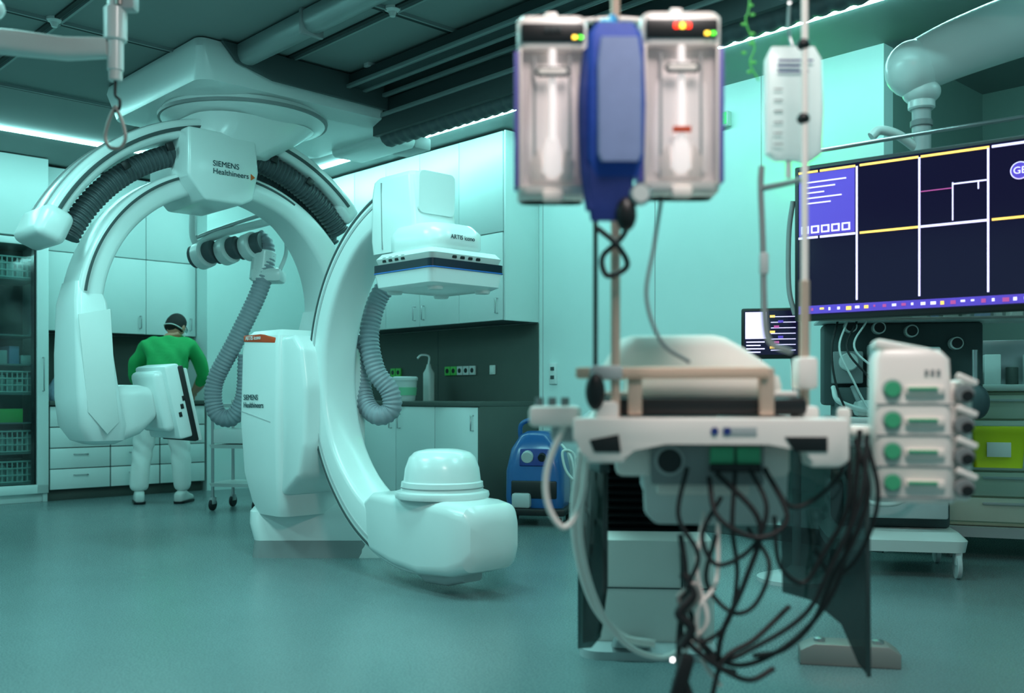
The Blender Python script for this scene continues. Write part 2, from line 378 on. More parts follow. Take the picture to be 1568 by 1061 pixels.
for sx,sy in ((-.12,-.15),(.2,-.15),(-.12,.15),(.2,.15)): lathe(r,'detector_foot',[(.035,0),(.04,.01),(.04,.03)],(sx,sy,1.46),M_white2,n=16)
for q in range(4):
    bx(r,'button',-.12+q*.05,-.09+q*.05,-.228,-.222,1.612,1.636,M_black,.004)
    bx(r,'button_b',.250,.268,-.1+q*.05,-.07+q*.05,1.61,1.635,M_black,.004)
text(r,'label','SIEMENS\nHealthineers',.032,(.008,-.11,1.97),(90,0,90),M_text)
text(r,'label_b','ARTIS icono',.03,(.232,-.08,1.71),(90,0,90),M_text)
# column
loftz(r,'column',[(.26,.30,.40,.06,-1.27),(.33,.36,.44,.05,-1.28),(.5,.42,.48,.04,-1.3),(.8,.44,.5,.035,-1.31),(1.22,.43,.48,.035,-1.31),(1.30,.41,.45,.035,-1.31),(1.335,.34,.38,.035,-1.31)],M_white,angle=28)
prism(r,'carriage_arm',[(-1.16,1.29),(-.98,1.30),(-.90,1.22),(-.86,1.0),(-.87,.68),(-.93,.50),(-1.10,.38),(-1.22,.46),(-1.2,1.2)],.42,(0,0,0),M_white,bev=.03,seg=3)
prism(r,'carriage_edge',[(-1.168,1.27),(-1.158,1.27),(-1.158,.44),(-1.168,.44)],.424,(0,0,0),M_gap,bev=0)
prism(r,'side_step',[(-1.5,.86),(-1.16,.80),(-1.16,.806),(-1.5,.866)],.502,(0,0,0),M_lgrey,bev=0)
prism(r,'orange_stripe',[(-1.5,1.275),(-1.14,1.255),(-1.14,1.285),(-1.3,1.312),(-1.5,1.312)],.47,(0,0,0),M_orange,bev=.004)
text(r,'label_c','SIEMENS\nHealthineers',.045,(-1.47,-.252,.93),(90,0,0),M_text)
text(r,'label_d','ARTIS icono',.035,(-1.47,-.24,1.282),(90,0,0),M_white)
cyl(r,'arc_pivot',(-1.0,0,1.0),(-.9,0,1.0),.14,M_lgrey)
def wl(x,y,z):
    d=Vector((x,y,0))-K; return (d.dot(v),d.dot(u),z)
bc=wl(-1.19,6.16,0)
loftz(r,'base_skirt',[(0,.70,.62,.06),(.1,.68,.60,.06),(.105,.64,.56,.06)],M_grey,loc=(bc[0],bc[1],0),rot=(0,0,-ROT))
loftz(r,'base_cover',[(.1,.69,.59,.07),(.2,.74,.6,.07),(.27,.74,.58,.07),(.31,.68,.52,.07),(.32,.4,.4,.07)],M_white,loc=(bc[0],bc[1],0),rot=(0,0,-ROT),angle=30)
loftz(r,'base_neck',[(.30,.5,.42,.06),(.36,.46,.42,.06)],M_grey,loc=(bc[0],bc[1],0),rot=(0,0,-ROT))
fc=wl(-.80,6.08,0)
loftz(r,'base_foot',[(0,.56,.46,.06),(.05,.54,.44,.06),(.12,.4,.36,.06,-.06),(.16,.25,.3,.05,-.14)],M_white2,loc=(fc[0],fc[1],0),rot=(0,0,-ROT),angle=30)
# ------------------------------------------------------------------ ceiling mounted C-arm
KB=Vector((-1.9,6.5,0)); r=root('ceiling_mounted_c_arm',KB,43.5); cz=1.43
arcbox(r,'outer_arc',42,157,1.17,1.28,.34,M_white,cz,rad=.03,N=64)
arcbox(r,'outer_groove_a',44,155,1.278,1.286,.03,M_grey,cz,yo=-.1,rad=.002,N=64)
arcbox(r,'outer_groove_b',44,155,1.278,1.286,.03,M_grey,cz,yo=.1,rad=.002,N=64)
arcbox(r,'outer_side_track',44,155,1.212,1.234,.01,M_gap,cz,yo=-.172,rad=.002,N=64)
arccorr(r,'cable_chain_left',103,156,1.085,.065,M_hosed,cz,yo=-.05)
arccorr(r,'cable_chain_right',38,80,1.10,.07,M_hosed,cz,yo=-.08)
arccorr(r,'cable_chain_right_b',34,80,1.10,.06,M_hosed,cz,yo=.1)
for a,s in ((156,1),(43,.8)):
    ca,sa=math.cos(a*D2R),math.sin(a*D2R)
    box(r,'arc_end_pod',(.2*s,.42*s,.18*s),(1.21*ca,0,1.21*sa+cz),M_white,rot=(0,90-a if a<90 else -(a-90),0),bev=.05*s,seg=4)
for a in (60,75,128,112): 
    ca,sa=math.cos(a*D2R),math.sin(a*D2R); box(r,'chain_clip',(.05,.02,.05),(1.13*ca,-.17,1.13*sa+cz),M_black,rot=(0,-a,0),bev=.006)
arcbox(r,'inner_arc',-6,176,lambda t:.82-.10*max(0,(.35-t)/.35),.97,lambda t:.26+.1*abs(t-.5)+.1*max(0,(.35-t)/.35),M_white,cz,rad=.03,N=72)
arcbox(r,'inner_groove',60,172,.93,.945,.01,M_gap,cz,yo=lambda t:-(.133+.045*max(0,t-.25)),rad=.002,N=64)
# yoke
prism(r,'clamp_housing',[(-.36,2.60),(.10,2.60),(.12,2.38),(.08,2.20),(.0,2.16),(-.24,2.16),(-.36,2.3)],.56,(0,0,0),M_white,bev=.02,seg=3)
text(r,'label','SIEMENS\nHealthineers',.048,(-.20,-.283,2.38),(90,0,0),M_text)
prism(r,'orange_tick',[(.04,2.325),(.07,2.345),(.04,2.365)],.004,(.02,-.283,0),M_texto,bev=0)
lathe(r,'turntable',[(.35,0),(.46,.03),(.53,.06),(.55,.09),(.53,.12),(.4,.15)],(.22,.1,2.72),M_white,n=56)
lathe(r,'turntable_ring',[(.552,0),(.556,.02)],(.22,.1,2.79),M_grey,n=56)
loftz(r,'swivel_neck',[(2.5,.5,.5,.15),(2.62,.7,.6,.2,.1),(2.74,.85,.7,.25,.2,.05)],M_white)
loftz(r,'ceiling_carriage',[(2.82,1.35,1.1,.2,.46,.24),(2.86,1.62,1.34,.10,.46,.24),(3.04,1.7,1.42,.06,.46,.24),(3.09,1.68,1.4,.06,.46,.24)],M_white,angle=30)
box(r,'carriage_end_block',(.3,.7,.14),(1.28,.1,2.84),M_white,bev=.04,seg=3)
box(r,'carriage_end_block_b',(.16,.3,.1),(1.48,-.1,2.82),M_lgrey,bev=.02)
prism(r,'carriage_plate',[(-.25,3.085),(1.34,3.085),(1.34,2.90),(.1,2.92),(-.15,2.98)],.03,(0,-.49,0),M_gap,bev=.006)
# left limb + detector
loftz(r,'left_limb',[(1.62,.13,.26,.03,-.90),(1.5,.19,.34,.035,-.89),(1.2,.22,.40,.04,-.88),(.95,.25,.42,.04,-.86),(.78,.28,.40,.05,-.83),(.69,.24,.32,.06,-.80),(.665,.14,.2,.05,-.79)],M_white,angle=30)
prism(r,'limb_side_panel',[(-.985,1.42),(-.80,1.46),(-.775,1.0),(-.75,.8),(-.82,.73),(-.93,.86)],.01,(0,-.206,0),M_white2,bev=.003)
loftx(r,'detector_arm',[(-.86,.30,.70,1.0,.06),(-.7,.32,.68,1.02,.07),(-.58,.28,.72,1.02,.07),(-.48,.20,.80,1.0,.06)],M_white)
e2=(0,-13,0)
box(r,'detector_back',(.08,.36,.38),(-.455,0,.92),M_white,rot=e2,bev=.04,seg=3)
box(r,'detector_body',(.10,.44,.46),(-.385,0,.92),M_white,rot=e2,bev=.02,seg=2)
box(r,'detector_band',(.035,.455,.475),(-.330,0,.907),M_black,rot=e2,bev=.01)
box(r,'detector_face',(.03,.44,.46),(-.300,0,.90),M_white2,rot=e2,bev=.01)
for q in range(4): box(r,'button',(.02,.004,.03),(-.38+q*.01,-.222,.84+q*.05),M_black,rot=e2,bev=.003)
loftz(r,'right_limb',[(1.55,.2,.40,.04,.82),(1.3,.28,.46,.06,.80),(1.05,.32,.44,.07,.78),(.85,.3,.36,.07,.76),(.8,.16,.2,.05,.76)],M_white)
lathe(r,'tube_cone',[(.2,0),(.2,.06),(.15,.14),(.1,.17),(0,.17)],(.68,0,1.06),M_white,axis=(-1,0,.1),n=36)
# ------------------------------------------------------------------ hose carrier
r=root('hose_carrier',(.08,0,0))
H=[(-1.93,7.2,2.11),(-1.86,7.2,2.02),(-1.88,7.15,1.75),(-2.05,7.1,1.35),(-2.20,7.1,1.05),(-2.19,7.1,.84),(-2.08,7.1,.80),(-1.99,7.1,.95),(-1.97,7.1,1.25)]
sweep(r,'corrugated_hose',H,.062,M_hose,n=14,corr=.026,depth=.09)
cyl(r,'hose_sleeve',(-1.89,7.18,1.78),(-1.87,7.2,2.0),.085,M_white)
box(r,'sleeve_clip',(.22,.2,.1),(-1.84,7.2,1.82),M_white,bev=.03)
for i,x in enumerate((-2.3,-2.13,-1.96)):
    cyl(r,'hose_ring',(x-.04,7.2,1.96+i*.03),(x+.04,7.15,1.98+i*.03),.10,M_white); cyl(r,'hose_core',(x-.09,7.2,1.955+i*.03),(x+.09,7.15,1.995+i*.03),.082,M_hosed)
sweep(r,'carrier_arm',[(-2.36,7.2,2.04),(-2.2,7.2,2.12),(-1.9,7.2,2.2),(-1.75,7.2,2.24)],.03,M_white,n=10)
sweep(r,'carrier_rail',[(-2.36,7.2,2.10),(-2.2,7.2,2.16),(-1.9,7.2,2.26),(-1.72,7.2,2.30)],.014,M_steel,n=8)
sweep(r,'drop_tube',[(-2.36,7.2,2.04),(-2.39,7.2,2.14),(-2.38,7.2,2.4),(-2.36,7.2,2.8)],.025,M_white,n=10)
sweep(r,'drop_tube_b',[(-1.74,7.2,2.24),(-1.75,7.2,2.5),(-1.75,7.2,2.8)],.03,M_white,n=10)
sweep(r,'hanger_strap',[(-1.72,7.15,2.24),(-1.70,7.15,2.0),(-1.75,7.15,1.85)],.015,M_white,n=8)
r=root('flexible_cable_hose',(.02,0,0))
H=[(-.72,5.75,1.62),(-.80,5.75,1.5),(-.84,5.72,1.3),(-.80,5.7,1.1),(-.72,5.7,.98),(-.71,5.7,.88),(-.78,5.7,.84),(-.86,5.75,.9),(-.90,5.8,1.05),(-.91,5.85,1.3)]
sweep(r,'corrugated_hose',H,.056,M_hose,n=14,corr=.024,depth=.09)
# ------------------------------------------------------------------ worker
def worker():
    r=root('hospital_worker',(-3.13,8.88,0),10); r.scale=(1.04,1.04,1.0)
    V=[];E=[];Rr=[]
    def nd(co,rad,par=None):
        V.append(co);Rr.append(rad if isinstance(rad,tuple) else (rad,rad)); i=len(V)-1
        if par is not None: E.append((par,i))
        return i
    pel=nd((0,-.02,.93),(.165,.12)); w=nd((0,.05,1.06),(.16,.12),pel); ch=nd((0.02,.15,1.24),(.19,.14),w); up=nd((0.03,.25,1.39),(.17,.12),ch); nb=nd((0.035,.32,1.475),(.075,.065),up); nk=nd((.04,.37,1.535),(.052,.052),nb)
    for s in (-1,1):
        sh=nd((s*.185+.03,.26,1.40),.088,up); ua=nd((s*.262+.02,.29,1.28),.08,sh); el=nd((s*.30+.01,.34,1.13),.064,ua); fa=nd((s*.24,.46,1.04),.045,el); wr=nd((s*.19,.56,.985),.03,fa)
        hp=nd((s*.10,0,.84),(.11,.115),pel); th=nd((s*.13,.02,.66),(.10,.105),hp); kn=nd((s*.155,.03,.47),(.085,.09),th); cf=nd((s*.17,-.01,.28),(.08,.085),kn); an=nd((s*.18,-.02,.10),(.07,.078),cf)
    me=bpy.data.meshes.new('body'); me.from_pydata(V,E,[]); o=bpy.data.objects.new('body_tmp',me); scene.collection.objects.link(o)
    sk=o.modifiers.new('s','SKIN'); sk.use_smooth_shade=True
    for i,sv in enumerate(me.skin_vertices[0].data): sv.radius=Rr[i]; sv.use_root=(i==0)
    sb=o.modifiers.new('ss','SUBSURF'); sb.levels=3; sb.render_levels=3
    bpy.context.view_layer.update(); dg=bpy.context.evaluated_depsgraph_get()
    m2=bpy.data.meshes.new_from_object(o.evaluated_get(dg)); bpy.data.objects.remove(o)
    m2.materials.clear()
    for m in (M_shirt,M_trous,M_skin): m2.materials.append(m)
    for p in m2.polygons:
        c=p.center
        if c.y>.38 and c.z<1.25 and abs(c.x)>.12: p.material_index=2
        elif c.z<.90: p.material_index=1
        elif c.z>1.49 and c.y>.28 and abs(c.x)<.12: p.material_index=2
        else: p.material_index=0
    for vt in m2.vertices:
        c=vt.co
        if c.z<.9: vt.co+=vt.normal*.004*math.sin(c.z*31+c.x*46+math.sin(c.z*13)*2)
        elif not(c.y>.36): vt.co+=vt.normal*.007*math.sin(c.z*22+c.x*43+c.y*20)
    finish(r,'body',m2,None,angle=80)
    rings=[]
    for z,w_,d_ in ((.80,.40,.31),(.84,.405,.31),(.92,.38,.29),(1.0,.345,.265),(1.04,.31,.24)):
        rings.append([(x*(1+.02*math.sin(i*1.7)),y+.01+max(0,z-.92)*.25,z) for i,(x,y) in enumerate(rrect(w_,d_,.13,7))])
    loft(r,'shirt_hem',rings,M_shirt,angle=80)
    for s in (-1,1):
        rings=[]
        for y,w_,z1 in ((-.11,.05,.06),(-.10,.075,.09),(-.02,.085,.11),(.06,.09,.075),(.13,.085,.055),(.165,.05,.04)):
            rings.append([(x,y,z) for x,z in [(p,q+z1/2) for p,q in rrect(w_,z1,.025,3)]])
        loft(r,'shoe',rings,M_white2,loc=(s*.18,0,0.012),rot=(0,0,-s*14),angle=80)
        loftz(r,'sole',[(0,.095,.285,.045,0,.025),(.02,.10,.29,.045,0,.025)],M_black,loc=(s*.18,0,0),rot=(0,0,-s*14))
    h=root('head',(0,0,0)); h.parent=r; h.location=(.06,.41,1.60); h.rotation_euler=(-.5,0,-30*D2R)
    bm=bmesh.new(); bmesh.ops.create_uvsphere(bm,u_segments=32,v_segments=22,radius=1)
    for vt in bm.verts:
        x,y,z=vt.co; 
        X=x*.076; Y=y*.094; Z=z*.115
        if z<0: X*=1-.25*(-z)**1.5; Y*=1-.12*(-z); 
        if z<-.2 and y<0: Y*=.85
        if y>.85 and -.35<z<.15: Y+=.020*(1-abs(x)/.3 if abs(x)<.3 else 0)
        if y>.7 and .0<z<.3 and .2<abs(x)<.55: Y-=.006
        vt.co=Vector((X,Y,Z))
    finish(h,'face',frombm('face',bm),M_skin,angle=80)
    bm=bmesh.new(); bmesh.ops.create_uvsphere(bm,u_segments=32,v_segments=22,radius=1)
    for vt in bm.verts:
        x,y,z=vt.co; k=1.0
        if y>.25+.6*max(0,z)*.9 and z<.62: k=.86
        if z<-.45: k=.8
        vt.co=Vector((x*.087*k,(y*.105-.004)*k,z*.127*k+.006))
    finish(h,'hair',frombm('hair',bm),M_hair,angle=80)
    for s in (-1,1):
        ball(h,'ear',(s*.081,0,-.01),.028,M_skin,(.35,.7,1.1)); ball(h,'eye',(s*.03,.083,.012),.011,M_white2); ball(h,'pupil',(s*.03,.092,.012),.005,M_black)
        sweep(h,'glasses_temple',[(s*.06,.085,.015),(s*.082,.03,.015),(s*.084,-.02,.01)],.003,M_black,n=6)
        lathe(h,'glasses_rim',[(.024,0),(.026,.002),(.024,.004)],(s*.031,.098,.012),G_clear,axis=(0,1,0),n=20)
    loftz(h,'face_mask',[(-.085,.06,.03,.012,0,.075),(-.05,.11,.05,.02,0,.078),(-.01,.10,.04,.018,0,.082)],M_trous)
    sweep(h,'mask_tie',[(-.06,.06,-.02),(-.082,-.02,-.03),(-.045,-.095,-.03),(.045,-.095,-.03),(.082,-.02,-.03),(.06,.06,-.02)],.005,M_trous,n=6)
    for s in (-1,1):
        hd=root('hand',(0,0,0)); hd.parent=r; hd.location=(s*.185,.58,.975); hd.rotation_euler=(-.25,0,s*.35)
        loft(hd,'palm',[[(x,y,z) for x,z in rrect(w_,t_,.012,3)] for y,w_,t_ in ((-.03,.05,.036),(.0,.07,.032),(.04,.082,.028),(.075,.078,.022))],M_skin,angle=80)
        for i,(fx,L) in enumerate(((-.03,.062),(-.010,.072),(.010,.068),(.030,.052))):
            sweep(hd,'finger_%d'%(i+1),[(fx,.068,0),(fx*1.08,.07+L*.45,.006),(fx*1.1,.07+L*.8,-.012),(fx*1.1,.07+L*.95,-.03)],.0085,M_skin,n=8,res=5,taper=(1,.75))
        sweep(hd,'thumb',[(-s*.03,.0,-.004),(-s*.052,.03,-.01),(-s*.055,.06,-.02)],.011,M_skin,n=8,res=5,taper=(1,.8))
worker()
# ------------------------------------------------------------------ supply trolley
def caster(r,x,y,rad=.04,m=M_rub):
    cyl(r,'caster_stem',(x,y,rad*1.8),(x,y,rad*2.6),rad*.3,M_steel,n=12)
    cyl(r,'caster_wheel',(x-.012,y,rad),(x+.012,y,rad),rad,m,n=20)
    box(r,'caster_fork',(.034,rad*1.2,rad*1.1),(x,y,rad*1.6),M_lgrey,bev=.006)
r=root('supply_trolley',(-2.26,8.4,0),-15)
for x in (-.2,.2):
    for y in (-.16,.16): caster(r,x,y,.05); cyl(r,'post',(x,y,.1),(x,y,.92),.013,M_steel)
for z in (.2,.52,.86): loftz(r,'shelf',[(z,.44,.36,.03),(z+.03,.46,.38,.03)],M_white2)
bx(r,'drawer',-.19,.19,-.17,.15,.56,.68,M_white,.01)
# ------------------------------------------------------------------ blue machine
r=root('blood_warming_unit',(.20,7.5,0),-12)
loftz(r,'cabinet',[(.13,.42,.36,.05),(.2,.44,.38,.06),(.40,.44,.38,.07),(.56,.38,.34,.08,0,.01),(.66,.26,.28,.08,0,.02),(.69,.16,.2,.05,0,.02)],M_bluem)
bx(r,'front_recess',-.17,.17,-.20,-.15,.2,.33,M_black,.01); box(r,'panel',(.22,.02,.13),(0,-.17,.5),M_blued,rot=(-14,0,0),bev=.01)
cyl(r,'gauge',(-.05,-.20,.50),(-.05,-.15,.51),.045,M_lgrey); cyl(r,'gauge_b',(.06,-.20,.50),(.06,-.15,.51),.03,M_black)
bx(r,'tray',-.24,.24,-.26,.2,.08,.13,M_black,.01); bx(r,'canister',-.16,-.02,-.24,-.16,.13,.24,M_lgrey,.02)
sweep(r,'carry_handle',[(-.14,.02,.6),(-.13,.0,.74),(.0,0,.78),(.13,.0,.74),(.14,.02,.6)],.018,M_bluem,n=10)
for x in (-.2,.2):
    for y in (-.2,.15): caster(r,x,y,.036)
sweep(r,'coiled_tube',[(.2,-.16,.6),(.28,-.2,.5),(.3,-.2,.35),(.24,-.22,.42),(.22,-.22,.55),(.30,-.18,.52),(.31,-.2,.3)],.01,M_white2,n=8)
# ------------------------------------------------------------------ operating table
r=root('operating_table',(.41,2.1,0),-5.3)
bx(r,'mattress_base',-.24,.21,.0,2.3,.91,.948,M_black,.012)
bx(r,'table_top',-.225,.20,.05,2.3,.948,.962,M_creamp,.006)
loftz(r,'foam_pad',[(.95,.33,.30,.03),(.97,.34,.31,.04),(.995,.33,.30,.04)],M_cream,loc=(0,.2,0))
loftz(r,'head_pillow',[(.99,.40,.30,.06),(1.02,.38,.3,.06,-.01),(1.06,.30,.27,.05,-.025),(1.085,.24,.22,.04,-.035),(1.092,.2,.16,.03,-.035)],M_cream,loc=(-.02,.28,0),angle=30)
bx(r,'wood_bar',-.275,.125,-.03,.02,.988,1.012,M_pink,.006)
bx(r,'bar_bracket_l',-.165,-.135,-.02,.02,.91,.99,M_copper,.004); bx(r,'bar_bracket_r',.108,.138,-.02,.02,.91,1.01,M_copper,.004)
prism(r,'end_frame',[(-.28,.906),(.28,.906),(.28,.82),(.262,.806),(.20,.806),(.20,.845),(.12,.86),(-.09,.86),(-.16,.845),(-.17,.812),(-.25,.812),(-.265,.84),(-.28,.86)],.09,(0,-.02,0),M_creamp,bev=.008)
prism(r,'frame_cutout_l',[(-.245,.86),(-.185,.872),(-.18,.835),(-.235,.835)],.004,(0,-.066,0),M_black,bev=.001)
prism(r,'frame_cutout_r',[(.15,.868),(.235,.868),(.235,.838),(.17,.838)],.004,(0,-.066,0),M_black,bev=.001)
bx(r,'label_plate',.025,.095,-.067,-.065,.870,.888,M_lgrey,.001)
for q in range(2): lathe(r,'label_dot',[(.008,0),(.008,.002)],(.01+q*.025,-.068,.879),M_blued,axis=(0,1,0),n=14)
for s in (-1,1): bx(r,'side_rail',s*.275-.006,s*.275+.006,.05,2.2,.865,.89,M_steel,.002); bx(r,'side_beam',s*.235-.02,s*.235+.02,.04,2.2,.84,.905,M_creamp,.006)
bx(r,'left_control',-.375,-.265,-.02,.10,.885,.93,M_creamp,.012); bx(r,'left_control_b',-.33,-.25,.02,.12,.85,.89,M_lgrey,.01)
for q in range(3): cyl(r,'control_knob',(-.355+q*.028,.03,.93),(-.355+q*.028,.03,.948),.009,M_grey,n=12)
bx(r,'under_housing',-.19,.185,.06,.55,.775,.86,M_creamp,.015)
bx(r,'connector_panel',-.115,.125,.03,.07,.76,.85,M_grey,.006)
bx(r,'green_connector',.01,.06,.015,.04,.80,.842,M_green,.003); bx(r,'green_connector_b',.065,.115,.015,.04,.80,.842,M_green,.003)
bx(r,'connector_hood',.01,.115,.005,.04,.79,.808,M_black,.003)
cyl(r,'black_socket',(-.075,.02,.812),(-.075,.04,.812),.026,M_black); cyl(r,'black_socket_rim',(-.075,.025,.812),(-.075,.04,.812),.032,M_lgrey)
loftx(r,'lower_tray',[(-.12,.3,.72,.775,.02),(.19,.3,.72,.775,.02)],M_lgrey,loc=(0,.4,0))
prism(r,'foot_plate',[(-.13,.79),(.19,.79),(.185,.69),(.165,.665),(-.10,.665),(-.125,.69)],.02,(0,.12,0),M_white2,bev=.008)
bx(r,'psu_brick',-.1,.1,.07,.11,.735,.765,M_cream,.006)
yc=1.82; xc=-.055
for k in range(13):
    z=.44+k*.028
    loftz(r,'bellows',[(z,.42,.42,.06),(z+.012,.46,.46,.06),(z+.026,.42,.42,.06)],M_rub,loc=(xc,yc,0))
loftz(r,'column_lower',[(.03,.47,.52,.05),(.06,.49,.54,.05),(.25,.49,.54,.04),(.42,.47,.52,.04),(.45,.42,.46,.04)],M_creamp,loc=(xc,yc,0),angle=30)
loftz(r,'column_foot',[(0,.5,.7,.08),(.03,.5,.7,.08),(.05,.44,.62,.07)],M_lgrey,loc=(xc,yc,0))
bx(r,'column_seam',xc-.247,xc+.247,yc-.275,yc-.2,.245,.25,M_gap,0)
bx(r,'column_seam_v',xc+.12,xc+.125,yc-.274,yc-.2,.06,.42,M_gap,0)
loftz(r,'foot_pedal',[(.05,.14,.07,.02),(.075,.12,.06,.02)],M_grey,loc=(-.12,yc-.33,0))
bx(r,'column_head',-.25,.2,yc-.25,yc+.35,.8,.9,M_white2,.02)
# cables (hang from the table)
CB=[([(.02,.0,.79),(.105,-.03,.69),(.075,-.04,.57),(.03,-.03,.46),(.025,-.02,.39),(.06,.0,.37)],.006),
([(-.055,-.01,.66),(-.045,-.02,.57),(-.06,-.03,.44),(-.05,-.05,.33),(-.005,-.05,.30),(.03,-.03,.40),(.1,.0,.44),(.18,.05,.50)],.006),
([(.12,.0,.80),(.16,-.04,.70),(.10,-.05,.66),(.02,-.04,.70),(.005,0,.78)],.0055),
([(.33,.0,.87),(.31,-.03,.74),(.25,-.03,.6),(.2,-.02,.5),(.1,-.02,.43),(.02,-.02,.40),(-.03,0,.46)],.0055),
([(.32,.02,.88),(.30,.0,.70),(.27,.02,.55),(.19,.02,.44),(.08,.02,.38),(.0,.0,.42),(-.04,0,.52),(-.05,0,.62)],.006),
([(.29,.02,.86),(.27,.0,.78),(.18,-.02,.72),(.13,-.01,.78)],.0045),
([(.06,.0,.79),(.05,-.03,.68),(.06,-.03,.58),(.04,-.03,.48),(-.02,-.03,.44),(-.05,-.02,.5)],.005),
([(.34,.05,.86),(.36,.03,.74),(.33,.05,.62),(.28,.08,.56),(.24,.08,.62)],.005),
([(-.04,.0,.80),(-.06,-.02,.70),(-.02,-.03,.62),(-.045,-.03,.55)],.005),
([(.10,.1,.66),(.13,.0,.6),(.10,-.02,.52),(.05,-.02,.5),(.0,0,.56),(.02,0,.66)],.005),
([(.09,.01,.80),(.12,-.03,.72),(.09,-.04,.64),(.02,-.03,.60),(-.01,-.02,.66),(.03,-.01,.74)],.005),
([(.30,.03,.86),(.29,.0,.72),(.24,.0,.62),(.20,.0,.56),(.15,-.01,.60),(.14,0,.70)],.005),
([(.31,.02,.86),(.33,-.01,.76),(.30,-.02,.66),(.26,-.01,.58),(.22,.0,.48),(.16,.0,.42),(.10,.02,.40)],.0055),
([(-.06,-.03,.46),(-.02,-.04,.42),(.04,-.04,.38),(.09,-.02,.36),(.14,.0,.38)],.006),
([(-.05,-.02,.58),(-.03,-.03,.54),(-.06,-.04,.50),(-.035,-.04,.47),(-.055,-.04,.43)],.010)]
for p,ra in CB: sweep(r,'black_cable',p,ra,M_rub,n=8)
WB=[([(-.29,.0,.91),(-.335,0,.80),(-.335,0,.72),(-.30,0,.67),(-.265,.02,.72),(-.25,.05,.84)],.007),
([(-.27,.3,.82),(-.29,.4,.62),(-.25,.5,.42),(-.17,.55,.31),(-.08,.55,.29)],.011),
([(-.255,.3,.82),(-.275,.4,.6),(-.23,.5,.40),(-.15,.52,.29),(-.05,.5,.27),(.02,.4,.36)],.008),
([(.0,.05,.70),(-.02,.0,.58),(.0,-.02,.48),(-.04,0,.42),(-.06,0,.36)],.005),
([(.03,.05,.68),(.02,.0,.56),(-.02,-.02,.5),(-.01,0,.40),(.03,0,.34)],.005)]
for p,ra in WB: sweep(r,'white_tube',p,ra,M_creamp,n=8)
box(r,'inline_adapter',(.03,.03,.10),(-.055,-.05,.37),M_rub,rot=(0,15,0),bev=.008); box(r,'plug_adapter',(.034,.03,.12),(-.04,-.04,.31),M_rub,rot=(0,-20,0),bev=.008)
box(r,'adapter_lamp',(.006,.004,.006),(-.075,-.066,.41),mat('tiny_led','#ffffff',.4,emit=6),bev=0)
sweep(r,'clip_ring',[(-.06,-.02,.53),(-.03,-.03,.56),(-.02,-.03,.53),(-.05,-.02,.5),(-.06,-.02,.53)],.006,M_alu,n=6)
# shields
r=root('radiation_shield_panel',(.235,2.95,0),-82)
prism(r,'panel',[(-.17,.745),(.17,.745),(.17,.40),(.1,.26),(-.02,.2),(-.17,.16)],.012,(0,0,0),G_shield,bev=.002); prism(r,'edge',[(-.17,.76),(.17,.76),(.17,.735),(-.17,.735)],.03,(0,0,0),M_gap,bev=.004)
prism(r,'inner_lead',[(-.16,.73),(.16,.73),(.16,.42),(.09,.28),(-.02,.22),(-.16,.18)],.004,(0,.01,0),mat('lead_dark','#4c5453',.5),bev=0)
r=root('radiation_shield_panel',(.83,2.6,0),-22)
prism(r,'panel',[(-.13,.82),(.09,.82),(.095,.23),(.07,.26),(.03,.36),(-.04,.415),(-.12,.43)],.012,(0,0,0),G_shield,bev=.002)
bx(r,'rail_clip',-.12,.06,-.015,.015,.82,.85,M_steel,.003)
sweep(r,'edge_tube',[(.092,-.006,.82),(.096,-.006,.23)],.006,M_gap,n=8,straight=True)
r=root('floor_mount_bracket',(1.20,3.55,0),-12)
prism(r,'block',[(-.17,0),(.17,0),(.17,.05),(.13,.075),(-.12,.075),(-.17,.05)],.11,(0,0,0),M_alu,bev=.004)
for x in (-.1,.1): lathe(r,'bolt',[(.02,0),(.02,.01),(.01,.014),(0,.014)],(x,0,.075),M_steel,n=12)
# ------------------------------------------------------------------ IV poles and infusers
r=root('infusion_pole',(.218,2.1,0))
cyl(r,'pole',(0,0,.86),(0,0,1.80),.010,M_copper); cyl(r,'second_rod',(-.042,0,.97),(-.042,0,1.75),.005,M_black)
ball(r,'black_handle',(-.045,-.03,.96),.026,M_black,(.8,.6,1.5)); box(r,'rail_clamp',(.05,.06,.08),(-.02,0,.90),M_creamp,bev=.01); box(r,'rail_clamp_b',(.07,.04,.03),(-.02,0,1.0),M_lgrey,bev=.008)
sweep(r,'top_bar',[(-.12,-.02,1.70),(-.10,0,1.735),(0,0,1.745),(.09,0,1.735),(.12,-.02,1.70)],.007,M_creamp,n=8)
for s in(-1,1): cyl(r,'bar_joint',(s*.06,0,1.73),(s*.085,0,1.73),.014,M_grey)
sweep(r,'black_tangle',[(-.04,-.03,1.30),(.0,-.05,1.26),(.02,-.04,1.22),(-.02,-.04,1.20),(-.03,-.03,1.24),(.01,-.03,1.28),(.03,-.03,1.32)],.006,M_black,n=8)
M_win=mat('window_pale','#ece6e4',.25,emit=.08,emcol='#f4e8e4',var=.12,scale=18)  # weak emission brightens the infuser window; it is no lamp
M_fluid=mat('fluid_bag','#fbf6f4',.3,emit=.25,emcol='#fff0ec')  # emission added so the bag looks lit from within
M_tube=mat('glow_tube','#fffaf8',.3,emit=.65,emcol='#fff6f2')  # emission stands in for the bright look of tube and chamber
G_door=glassmat('door_glass','#fdfbfb',.10,.99)
